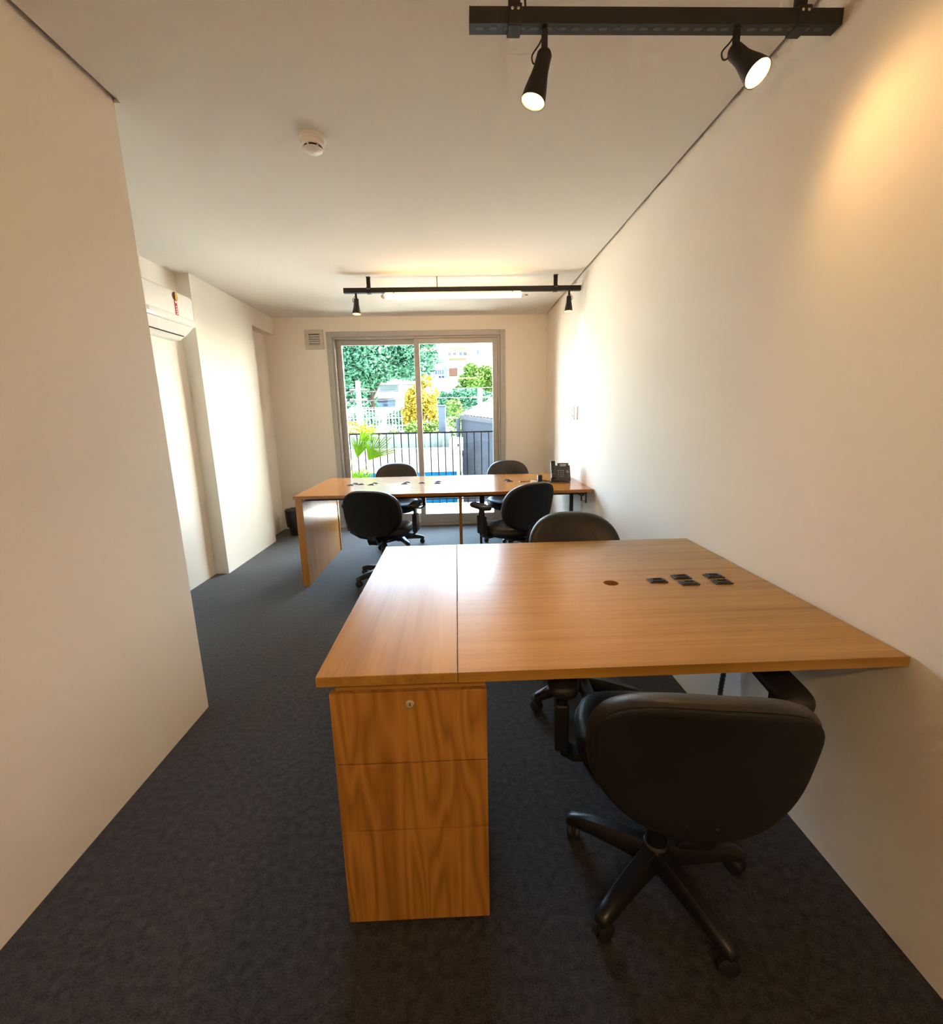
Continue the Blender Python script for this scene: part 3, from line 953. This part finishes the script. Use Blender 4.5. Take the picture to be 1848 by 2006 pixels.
# ------------------------------------------------------------------ waste bin
wbn = empty('waste_bin', (-1.93, 5.36, 0), label='black bin with bin bag liner in the far left corner', cat='bin')
n = 40
MB().lathe([(0.100, 0.0), (0.104, 0.004), (0.128, 0.285), (0.131, 0.29), (0.126, 0.29), (0.100, 0.01)], 32, cap=False).build('bucket', M['bag'], wbn, smooth=40)
rg = []
for (r0, z, am) in ((0.1295, 0.10, 0.001), (0.1335, 0.16, 0.004), (0.136, 0.22, 0.006), (0.138, 0.275, 0.004), (0.139, 0.300, 0.003), (0.128, 0.304, 0.003), (0.112, 0.25, 0.005)):
    rg.append([(math.cos(2 * PI * k / n) * (r0 + am * math.sin(k * 2.1 + z * 40)), math.sin(2 * PI * k / n) * (r0 + am * math.sin(k * 2.1 + z * 40)), z + am * math.sin(k * 1.3 + 1)) for k in range(n)])
MB().loft(rg, cap=False).build('bag_liner', M['bag'], wbn, smooth=60)

# ================================================================== OUTSIDE
O = {}


def out(name, col, rough=0.85, noise=(4, 0.08), spec=0.03, bump=None):
    return plain(name, col, rough, spec=spec, noise=noise, bump=bump)


O['tile'] = out('balcony_tile', (0.26, 0.25, 0.235), 0.7, (6, 0.05))
O['rail'] = out('dark_grey_rail', (0.00364, 0.00390, 0.00403), 0.8, (20, 0.1))
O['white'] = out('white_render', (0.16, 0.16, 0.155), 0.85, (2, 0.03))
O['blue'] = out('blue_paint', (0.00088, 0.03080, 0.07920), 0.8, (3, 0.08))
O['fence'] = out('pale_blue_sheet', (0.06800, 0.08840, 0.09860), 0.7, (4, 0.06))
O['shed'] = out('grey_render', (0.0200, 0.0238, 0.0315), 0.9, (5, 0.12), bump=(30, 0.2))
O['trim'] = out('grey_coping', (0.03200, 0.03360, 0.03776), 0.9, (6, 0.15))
O['pipe'] = out('pale_blue_pipe', (0.03120, 0.04320, 0.06240), 0.7, (5, 0.05))
O['roof'] = out('pale_roof_tile', (0.10, 0.09, 0.082), 0.9, (8, 0.2))
O['ground'] = out('pale_ground', (0.38, 0.38, 0.35), 0.9, (0.8, 0.15))
O['leafg'] = out('green_leaf', (0.02100, 0.06300, 0.03850), 0.8, (1.2, 0.4))
O['leafb'] = out('bush_leaf', (0.03420, 0.06840, 0.01330), 0.8, (1.5, 0.4))
O['leafy'] = out('yellow_leaf', (0.120, 0.086, 0.010), 0.8, (1.5, 0.25))
O['palm'] = out('palm_leaf', (0.032, 0.078, 0.0009), 0.7, (6, 0.25))
O['bark'] = out('bark', (0.012, 0.010, 0.008), 0.9, (8, 0.3))
O['bglass'] = out('blue_window_glass', (0.01445, 0.02380, 0.03570), 0.8, (0.6, 0.35))
O['dglass'] = out('dark_window', (0.00768, 0.00992, 0.02000), 0.8, (0.6, 0.2))
O['pale'] = out('pale_blue_panel', (0.03240, 0.04500, 0.04860), 0.8, (0.8, 0.05))
O['yband'] = out('cream_band', (0.035, 0.029, 0.016), 0.9, (0.8, 0.05))
O['salmon'] = out('salmon_panel', (0.026, 0.0145, 0.0105), 0.9, (0.8, 0.05))
O['conc'] = out('white_concrete', (0.13, 0.128, 0.125), 0.9, (3, 0.06))
O['pot'] = out('grey_pot', (0.012, 0.014, 0.014), 0.8, (10, 0.1))
O['wire'] = out('cable_grey', (0.030, 0.031, 0.033), 0.8, (5, 0.1))

# balcony
tiles = MB().box(-3.2, 2.2, YB + 0.14, 7.12, -0.25, -0.008)
bal = struct('floor_balcony', tiles, O['wire'])
for i in range(9):
    for j in range(3):
        x0, y0 = -3.2 + 0.6 * i, YB + 0.165 + 0.445 * j
        box('tile', O['tile'], bal, x0 + 0.003, x0 + 0.597, y0 + 0.003, y0 + 0.442, -0.008, 0.0)
struct('ceiling_balcony', MB().box(-3.2, 2.2, YB + 0.14, 6.05, 2.425, 2.74), O['white'])

rl = empty('balcony_railing', (0, 7.0, 0), label='dark metal balcony railing outside the glass door', cat='railing')
box('top_rail', O['rail'], rl, -3.0, 2.0, -0.02, 0.02, 1.10, 1.125, 0.004)
box('bottom_rail', O['rail'], rl, -3.0, 2.0, -0.015, 0.015, 0.08, 0.10, 0.003)
bm_ = MB().box(-0.007, 0.007, -0.007, 0.007, 0.0, 1.10).mesh('baluster', O['rail'])
for k in range(45):
    o = bpy.data.objects.new('baluster', bm_)
    C.objects.link(o)
    o.parent = rl
    o.location = (-2.96 + 0.111 * k, 0, 0)

# potted palm on the balcony
pp = empty('potted_palm', (-1.44, 6.45, 0), label='bright green potted palm on the balcony by the railing', cat='plant')
MB().lathe([(0.11, 0), (0.12, 0.01), (0.15, 0.30), (0.155, 0.32), (0.14, 0.32), (0.13, 0.29), (0.001, 0.28)], 28).build('pot', O['pot'], pp, smooth=40)


def frond(parent, stem, spread, length, n=13, fan=None):
    """stem: list of points; leaflets fan out from the upper part of the stem"""
    c = curve(stem, 10)
    st_ = MB().tube(c, [0.0045 * (1 - 0.6 * i / len(c)) for i in range(len(c))], 6).build('stem', O['palm'], parent)
    tip = c[-1]
    dr_ = (c[-1] - c[-5]).normalized()
    for k in range(n):
        f = k / (n - 1) * 2 - 1
        ang = f * spread
        side = Vector((1, 0.15, 0)) - dr_ * dr_.x
        side.normalize()
        d = (dr_ * math.cos(ang) + side * math.sin(ang)).normalized()
        L_ = length * (1 - 0.15 * abs(f)) * random.uniform(0.72, 1.1)
        w_ = 0.0075
        nrm = d.cross(Vector((0, 1, 0.2))).normalized() * w_
        p0, droop = tip, Vector((0, random.uniform(-0.04, 0.04), -0.10 * L_))
        lf_ = MB()
        q1 = p0 + d * L_ * 0.45 + droop * 0.2
        q2 = p0 + d * L_ + droop
        th_ = Vector((0, 0.0012, 0))
        q3 = p0 + d * L_ * 0.8 + droop * 0.6
        lf_.loft([[p0 - nrm * 0.5, p0 + th_, p0 + nrm * 0.5, p0 - th_], [q1 - nrm, q1 + th_, q1 + nrm, q1 - th_], [q3 - nrm * 0.8, q3 + th_, q3 + nrm * 0.8, q3 - th_], [q2 - nrm * 0.08, q2 + th_ * 0.3, q2 + nrm * 0.08, q2 - th_ * 0.3]])
        lf_.build('leaflet', O['palm'], st_)


frond(pp, [(0.0, 0, 0.28), (-0.03, 0.02, 0.50), (0.0, 0.04, 0.72), (0.02, 0.03, 0.80)], 0.45, 0.46, 15)
frond(pp, [(0.01, 0, 0.28), (0.06, -0.02, 0.50), (0.16, -0.04, 0.72), (0.19, -0.05, 0.77)], 0.62, 0.56, 17)
frond(pp, [(-0.01, 0, 0.28), (-0.06, 0.03, 0.45), (-0.08, 0.05, 0.70), (-0.02, 0.10, 0.96), (0.05, 0.12, 1.04)], 0.7, 0.38, 13)
frond(pp, [(-0.02, 0, 0.28), (-0.07, -0.02, 0.40), (-0.08, -0.03, 0.46)], 0.5, 0.26, 9)
frond(pp, [(0.02, 0, 0.28), (0.04, -0.02, 0.40), (0.05, -0.03, 0.46)], 0.6, 0.24, 9)
frond(pp, [(0.0, 0, 0.28), (0.0, -0.04, 0.40), (-0.01, -0.06, 0.46)], 0.5, 0.24, 9)
for k in range(9):
    a = 2 * PI * k / 9
    frond(pp, [(0.03 * math.cos(a), 0.03 * math.sin(a), 0.28), (0.07 * math.cos(a), 0.07 * math.sin(a), 0.42), (0.13 * math.cos(a), 0.13 * math.sin(a), 0.50)], 0.35, 0.20, 3)

# ground and neighbouring plots
struct('ground', MB().box(-90, 90, 7.4, 260, -1.9, -1.6), O['ground'])

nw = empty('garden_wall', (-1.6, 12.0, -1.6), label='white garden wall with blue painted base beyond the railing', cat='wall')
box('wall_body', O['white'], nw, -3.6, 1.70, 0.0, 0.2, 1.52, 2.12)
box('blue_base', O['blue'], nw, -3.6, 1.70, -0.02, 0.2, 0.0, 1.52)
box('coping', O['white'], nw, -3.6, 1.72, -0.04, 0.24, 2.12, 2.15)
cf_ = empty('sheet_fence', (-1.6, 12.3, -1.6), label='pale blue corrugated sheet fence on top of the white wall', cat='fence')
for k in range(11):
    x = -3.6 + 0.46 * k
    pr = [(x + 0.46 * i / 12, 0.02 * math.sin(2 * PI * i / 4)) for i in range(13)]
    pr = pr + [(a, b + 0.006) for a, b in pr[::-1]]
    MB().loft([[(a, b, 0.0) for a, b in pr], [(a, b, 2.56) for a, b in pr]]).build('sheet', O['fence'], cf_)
cp_ = empty('concrete_post', (-0.40, 12.75, -1.6), label='pale blue square concrete post beside the yellow bush', cat='post')
box('shaft', O['pipe'], cp_, -0.10, 0.10, -0.1, 0.1, 0.0, 3.22, 0.01)
box('cap', O['pipe'], cp_, -0.12, 0.12, -0.12, 0.12, 3.22, 3.26, 0.01)
mb_ = empty('meter_box', (0.02, 11.7, -1.6), label='white meter box with dark window beside the grey shed', cat='box')
box('post', O['conc'], mb_, -0.05, 0.05, -0.05, 0.05, 0.0, 2.1)
box('cabinet', O['white'], mb_, -0.22, 0.13, -0.1, 0.1, 2.1, 2.43, 0.01)
box('window', O['dglass'], mb_, -0.02, 0.02, -0.105, -0.1, 2.20, 2.27)

# grey shed on the right: wall runs towards the balcony, tiled roof above
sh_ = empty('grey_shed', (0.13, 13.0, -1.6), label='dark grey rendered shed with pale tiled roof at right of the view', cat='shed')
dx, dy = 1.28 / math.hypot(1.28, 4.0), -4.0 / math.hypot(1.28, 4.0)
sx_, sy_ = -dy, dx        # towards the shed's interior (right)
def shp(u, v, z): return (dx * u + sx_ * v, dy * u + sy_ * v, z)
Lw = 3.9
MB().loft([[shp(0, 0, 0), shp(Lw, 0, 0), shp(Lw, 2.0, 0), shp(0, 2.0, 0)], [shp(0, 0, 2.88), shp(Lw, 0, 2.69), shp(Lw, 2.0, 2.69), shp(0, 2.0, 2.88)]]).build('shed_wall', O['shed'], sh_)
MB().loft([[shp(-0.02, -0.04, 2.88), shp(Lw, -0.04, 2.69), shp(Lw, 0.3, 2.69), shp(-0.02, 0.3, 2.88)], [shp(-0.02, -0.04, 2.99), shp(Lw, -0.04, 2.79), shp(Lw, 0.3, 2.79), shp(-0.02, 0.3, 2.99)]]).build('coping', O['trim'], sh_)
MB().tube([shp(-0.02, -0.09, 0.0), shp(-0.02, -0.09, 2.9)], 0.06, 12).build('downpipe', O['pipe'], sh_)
rt = MB()
for r_ in range(5):
    for c_ in range(16):
        u, v_ = c_ * 0.24, 0.05 + r_ * 0.36
        zz = 3.0 - 0.05 * u + 0.17 * r_
        rings = []
        for vv, dz in ((v_, 0.0), (v_ + 0.40, 0.16)):
            rings.append([shp(u + 0.12 + 0.115 * math.cos(a), vv, zz + dz + 0.07 * math.sin(a)) for a in [PI * k / 5 for k in range(6)]] + [shp(u + 0.12, vv, zz + dz - 0.02)])
        rt.loft(rings)
tag(rt.build('roof_tiles', O['roof'], sh_), kind='stuff')
MB().loft([[shp(0, 0.05, 2.79), shp(Lw, 0.05, 2.69), shp(Lw, 2.0, 2.69), shp(0, 2.0, 2.79)], [shp(0, 0.05, 2.98), shp(Lw, 0.05, 2.70), shp(Lw, 1.85, 3.52), shp(0, 1.85, 3.80)]]).build('roof_slab', O['roof'], sh_)


def pole(x, y, h, label):
    p = empty('utility_pole', (x, y, -1.6), label=label, cat='pole', group='utility poles')
    MB().lathe([(0.14, 0.0), (0.10, h), (0.02, h + 0.02)], 14).build('shaft', O['conc'], p, smooth=40)
    for z in (h - 0.35, h - 0.75, h - 1.1):
        box('crossarm', O['conc'], p, -0.35, 0.35, -0.04, 0.04, z - 0.03, z + 0.03)
    return p


pole(-4.14, 20.0, 4.5, 'white concrete utility pole standing before the big green tree')
pole(1.02, 20.0, 4.1, 'white concrete utility pole at right behind the shed roof')
for i, z in enumerate((2.56, 2.16, 1.81)):
    pts = [Vector((-12 + 0.6 * k, 19.875 + 0.004 * i, z + 0.06 * math.sin(k * 0.35 + i) - 0.004 * k)) for k in range(41)]
    tag(MB().tube(pts, 0.018, 5).build('overhead_wire', O['wire']), ['topmost overhead wire crossing the view between the poles', 'middle overhead wire crossing the view between the poles', 'lowest overhead wire crossing the view between the poles'][i], 'wire', 'overhead wires')

pf = empty('picket_fence', (-3.0, 18.6, -1.6), label='white bar fence far behind the sheet fence, under the trees', cat='fence')
for z in (2.62, 2.94, 3.28):
    box('rail', O['white'], pf, -5.0, 2.4, -0.02, 0.02, z, z + 0.035)
pk = MB().box(-0.016, 0.016, -0.016, 0.016, 0.0, 3.36).mesh('picket', O['white'])
for k in range(58):
    o = bpy.data.objects.new('picket', pk)
    C.objects.link(o)
    o.parent = pf
    o.location = (-4.95 + 0.128 * k, 0, 0)
box('fence_base', O['conc'], pf, -5.0, 2.4, -0.1, 0.1, 0.0, 2.4)


def leaves(blobs, count, size, seed):
    rnd = random.Random(seed)
    vs_, fs_ = [], []
    tot = sum(b[3] * b[4] * b[5] for b in blobs)
    for (x, y, z, a, b, c) in blobs:
        for _ in range(int(count * a * b * c / tot)):
            while True:
                p = Vector((rnd.uniform(-1, 1), rnd.uniform(-1, 1), rnd.uniform(-1, 1)))
                if 0.3 < p.length < 1: break
            o = Vector((x + a * p.x, y + b * p.y, z + c * p.z))
            u = Vector((rnd.gauss(0, 1), rnd.gauss(0, 1), rnd.gauss(0, 0.6))).normalized()
            v_ = u.cross(Vector((rnd.gauss(0, 1), rnd.gauss(0, 1), rnd.gauss(0, 1)))).normalized()
            s = size * rnd.uniform(0.6, 1.3)
            i = len(vs_)
            vs_ += [tuple(o - u * s), tuple(o + v_ * s * 0.45), tuple(o + u * s), tuple(o - v_ * s * 0.45)]
            fs_.append((i, i + 1, i + 2, i + 3))
    mb = MB()
    mb.v, mb.f = vs_, fs_
    return mb


def tree(name, loc, trunk_h, r, blobs, count, size, mat, label, cat, group, seed):
    t = empty(name, loc, label=label, cat=cat, group=group)
    tr = MB()
    tr.tube(curve([(0, 0, 0), (r * 0.4, 0, trunk_h * 0.5), (0, 0, trunk_h)], 6), [r * (1 - 0.4 * i / 12) for i in range(13)], 10)
    for (x, y, z, a, b, c) in blobs[:5]:
        tr.tube(curve([(0, 0, trunk_h * 0.8), (x * 0.4, y * 0.4, trunk_h * 0.8 + (z - trunk_h * 0.8) * 0.6), (x, y, z)], 5), [r * 0.45 * (1 - 0.08 * i) for i in range(11)], 7)
    tr.build('trunk', O['bark'], t, smooth=60)
    leaves(blobs, count, size, seed).build('foliage', mat, t)
    return t


tree('broadleaf_tree', (-4.9, 27.0, -1.6), 5.0, 0.25,
     [(0, 0, 6.4, 2.2, 1.8, 1.6), (-2.2, 0.5, 6.2, 1.8, 1.6, 1.8), (2.3, 0.3, 6.5, 1.7, 1.5, 1.5), (-0.8, 0, 4.9, 1.3, 1.2, 0.9), (0.6, 0.6, 7.8, 2.6, 2.0, 1.2), (-2.2, 0.2, 4.2, 1.1, 1.0, 1.3), (2.3, 0.6, 7.8, 1.5, 1.5, 1.1), (-0.4, 0.3, 3.9, 0.8, 0.7, 0.6)],
     42000, 0.13, O['leafg'], 'large green broadleaf tree filling left glass panel above the pole', 'tree', 'trees outside', 3)
tree('flowering_tree', (-1.35, 16.2, -1.6), 2.2, 0.08,
     [(0.0, 0, 3.5, 0.45, 0.45, 0.55), (-0.12, 0, 2.8, 0.42, 0.45, 0.5), (0.34, 0.1, 4.15, 0.22, 0.3, 0.22), (0.45, 0, 3.25, 0.3, 0.35, 0.45), (-0.35, 0.1, 3.2, 0.25, 0.25, 0.22), (0.62, 0, 3.75, 0.18, 0.2, 0.2), (0.1, 0, 4.0, 0.2, 0.2, 0.2), (0.62, 0.1, 2.8, 0.25, 0.25, 0.3)],
     5200, 0.06, O['leafy'], 'yellow flowering tree behind the door stile', 'tree', 'trees outside', 4)
tree('round_tree', (1.0, 24.5, -1.6), 3.6, 0.13,
     [(0, 0, 4.8, 0.7, 0.7, 0.6), (-0.75, 0.2, 4.2, 0.5, 0.5, 0.4), (0.85, 0.2, 4.7, 0.55, 0.6, 0.6), (-0.15, 0, 5.35, 0.45, 0.45, 0.3), (0.6, 0, 5.3, 0.35, 0.35, 0.25), (-0.55, 0, 4.85, 0.35, 0.4, 0.3), (0.3, 0, 4.15, 0.5, 0.4, 0.35)],
     9000, 0.08, O['leafb'], 'round bushy green tree at right before the apartment block', 'tree', 'trees outside', 5)
tree('hedge_tree', (0.55, 22.0, -1.6), 2.6, 0.10,
     [(0, 0, 3.7, 1.2, 0.6, 0.55), (-1.2, 0, 3.5, 0.7, 0.5, 0.6), (1.1, 0.2, 3.6, 0.6, 0.5, 0.5)],
     11000, 0.075, O['leafg'], 'low green tree row right of the yellow tree', 'tree', 'trees outside', 6)
tree('fence_hedge', (-2.6, 20.7, -1.6), 2.4, 0.05,
     [(0.3, 0, 2.9, 0.9, 0.3, 0.5), (-1.6, 0, 2.85, 0.9, 0.3, 0.45), (0.9, 0.1, 2.8, 0.5, 0.3, 0.5)],
     5000, 0.07, O['leafg'], 'dark green hedge showing between the bars of the white fence', 'bush', 'bushes outside', 12)
tree('small_tree', (0.05, 15.0, -1.6), 2.0, 0.06,
     [(0, 0, 2.8, 0.42, 0.4, 0.5), (0.1, 0, 2.2, 0.35, 0.3, 0.5), (-0.15, 0.1, 3.3, 0.3, 0.3, 0.25)],
     1500, 0.055, O['leafb'], 'small pale green shrub between the post and the shed', 'tree', 'trees outside', 8)
tree('yellow_bush', (-3.25, 14.5, -1.6), 1.9, 0.06,
     [(0.0, 0, 2.55, 0.5, 0.4, 0.32), (0.5, 0.1, 2.4, 0.35, 0.3, 0.28), (-0.5, 0, 2.5, 0.4, 0.3, 0.3)],
     1500, 0.05, O['leafy'], 'yellow bush at left edge of the view above the railing', 'bush', 'bushes outside', 9)
tree('green_bush', (-1.15, 13.6, -1.6), 2.0, 0.05,
     [(0.0, 0, 2.6, 0.42, 0.35, 0.26), (0.5, 0.1, 2.6, 0.32, 0.3, 0.26), (-0.7, 0, 2.45, 0.25, 0.25, 0.18)],
     1500, 0.05, O['leafb'], 'low green bush just above the railing by the door stile', 'bush', 'bushes outside', 10)

# far apartment block
ab = empty('apartment_block', (0, 135.0, -1.6), label='tall white apartment block with blue windows, far right of the view', cat='building')
Z0 = 1.6
box('facade', O['white'], ab, -10.2, 22, 0.0, 14, 0.0, 34)
for (a, b, c, d) in [(-9.81, -3.36, 14.63, 16.25), (-9.66, -3.21, 18.83, 19.97), (-9.99, -2.52, 10.67, 12.08)]:
    box('balcony_slab', O['white'], ab, a, b, -0.9, 0.0, c + Z0, d + Z0)
for (a, b, c, d) in [(-9.69, -8.58, 17.66, 18.8), (-8.52, -7.5, 17.63, 18.77), (-7.35, -6.39, 17.6, 18.74), (-5.73, -4.65, 13.28, 14.51), (-4.53, -3.33, 13.28, 14.51),
                     (5.19, 5.7, 18.47, 20.12), (6.21, 6.81, 18.44, 20.09), (7.68, 8.07, 18.44, 20.15), (8.79, 9.09, 18.41, 20.15)]:
    wdw = box('window', O['bglass'], ab, a, b, -0.12, 0.0, c + Z0, d + Z0)
    box('mullion', O['white'], wdw, (a + b) / 2 - 0.04, (a + b) / 2 + 0.04, -0.16, -0.12, c + Z0, d + Z0)
for (a, b, c, d) in [(-8.82, -8.16, 16.43, 17.12), (-7.2, -6.36, 16.43, 17.24), (-4.83, -3.27, 12.05, 12.92), (-1.71, -1.11, 18.29, 19.25), (-0.39, 0.24, 18.41, 19.22), (1.26, 1.95, 18.38, 19.28), (2.49, 3.27, 18.35, 19.28)]:
    wdw = box('window', O['dglass'], ab, a, b, -0.12, 0.0, c + Z0, d + Z0)
    box('mullion', O['white'], wdw, (a + b) / 2 - 0.03, (a + b) / 2 + 0.03, -0.16, -0.12, c + Z0, d + Z0)
for (a, b, c, d) in [(-6.24, -3.39, 16.28, 17.54), (-9.48, -6.57, 13.01, 14.57), (-6.42, -5.82, 12.11, 14.54), (-3.33, -2.16, 12.35, 15.38)]:
    box('panel', O['pale'], ab, a, b, -0.1, 0.0, c + Z0, d + Z0)
for (a, b, c, d) in [(-1.68, 3.3, 20.0, 20.51), (-1.77, 3.24, 17.0, 17.69)]:
    box('band', O['yband'], ab, a, b, -0.1, 0.0, c + Z0, d + Z0)
box('panel', O['salmon'], ab, -1.86, 0.6, -0.1, 0.0, 12.68 + Z0, 14.99 + Z0)

hs_ = empty('white_house', (0, 64.0, -1.6), label='low white house with blue glass front behind the left trees', cat='house')
box('facade', O['white'], hs_, -12.5, -4.5, 0.0, 9.0, 0.0, 7.3)
box('roof_slab', O['white'], hs_, -12.8, -4.2, -1.0, 9.2, 7.38, 8.04)
box('upper_front', O['pale'], hs_, -11.2, -6.4, -0.1, 6.0, 8.04, 8.6)
box('balcony_slab', O['white'], hs_, -11.72, -7.5, -0.8, 0.0, 5.58, 6.38)
for (a, b, c, d, mm) in [(-10.32, -7.84, 4.78, 5.78, 'pale'), (-11.32, -8.28, 3.4, 3.94, 'bglass'), (-11.36, -8.32, 2.74, 3.36, 'bglass')]:
    box('window_band', O[mm], hs_, a, b, -0.1, 0.0, c + Z0, d + Z0)
for (a, b, c, d) in [(-10.84, -10.0, 3.44, 3.9), (-9.94, -9.4, 3.42, 3.88), (-9.9, -9.4, 2.92, 3.26)]:
    box('window', O['dglass'], hs_, a, b, -0.18, -0.1, c + Z0, d + Z0)
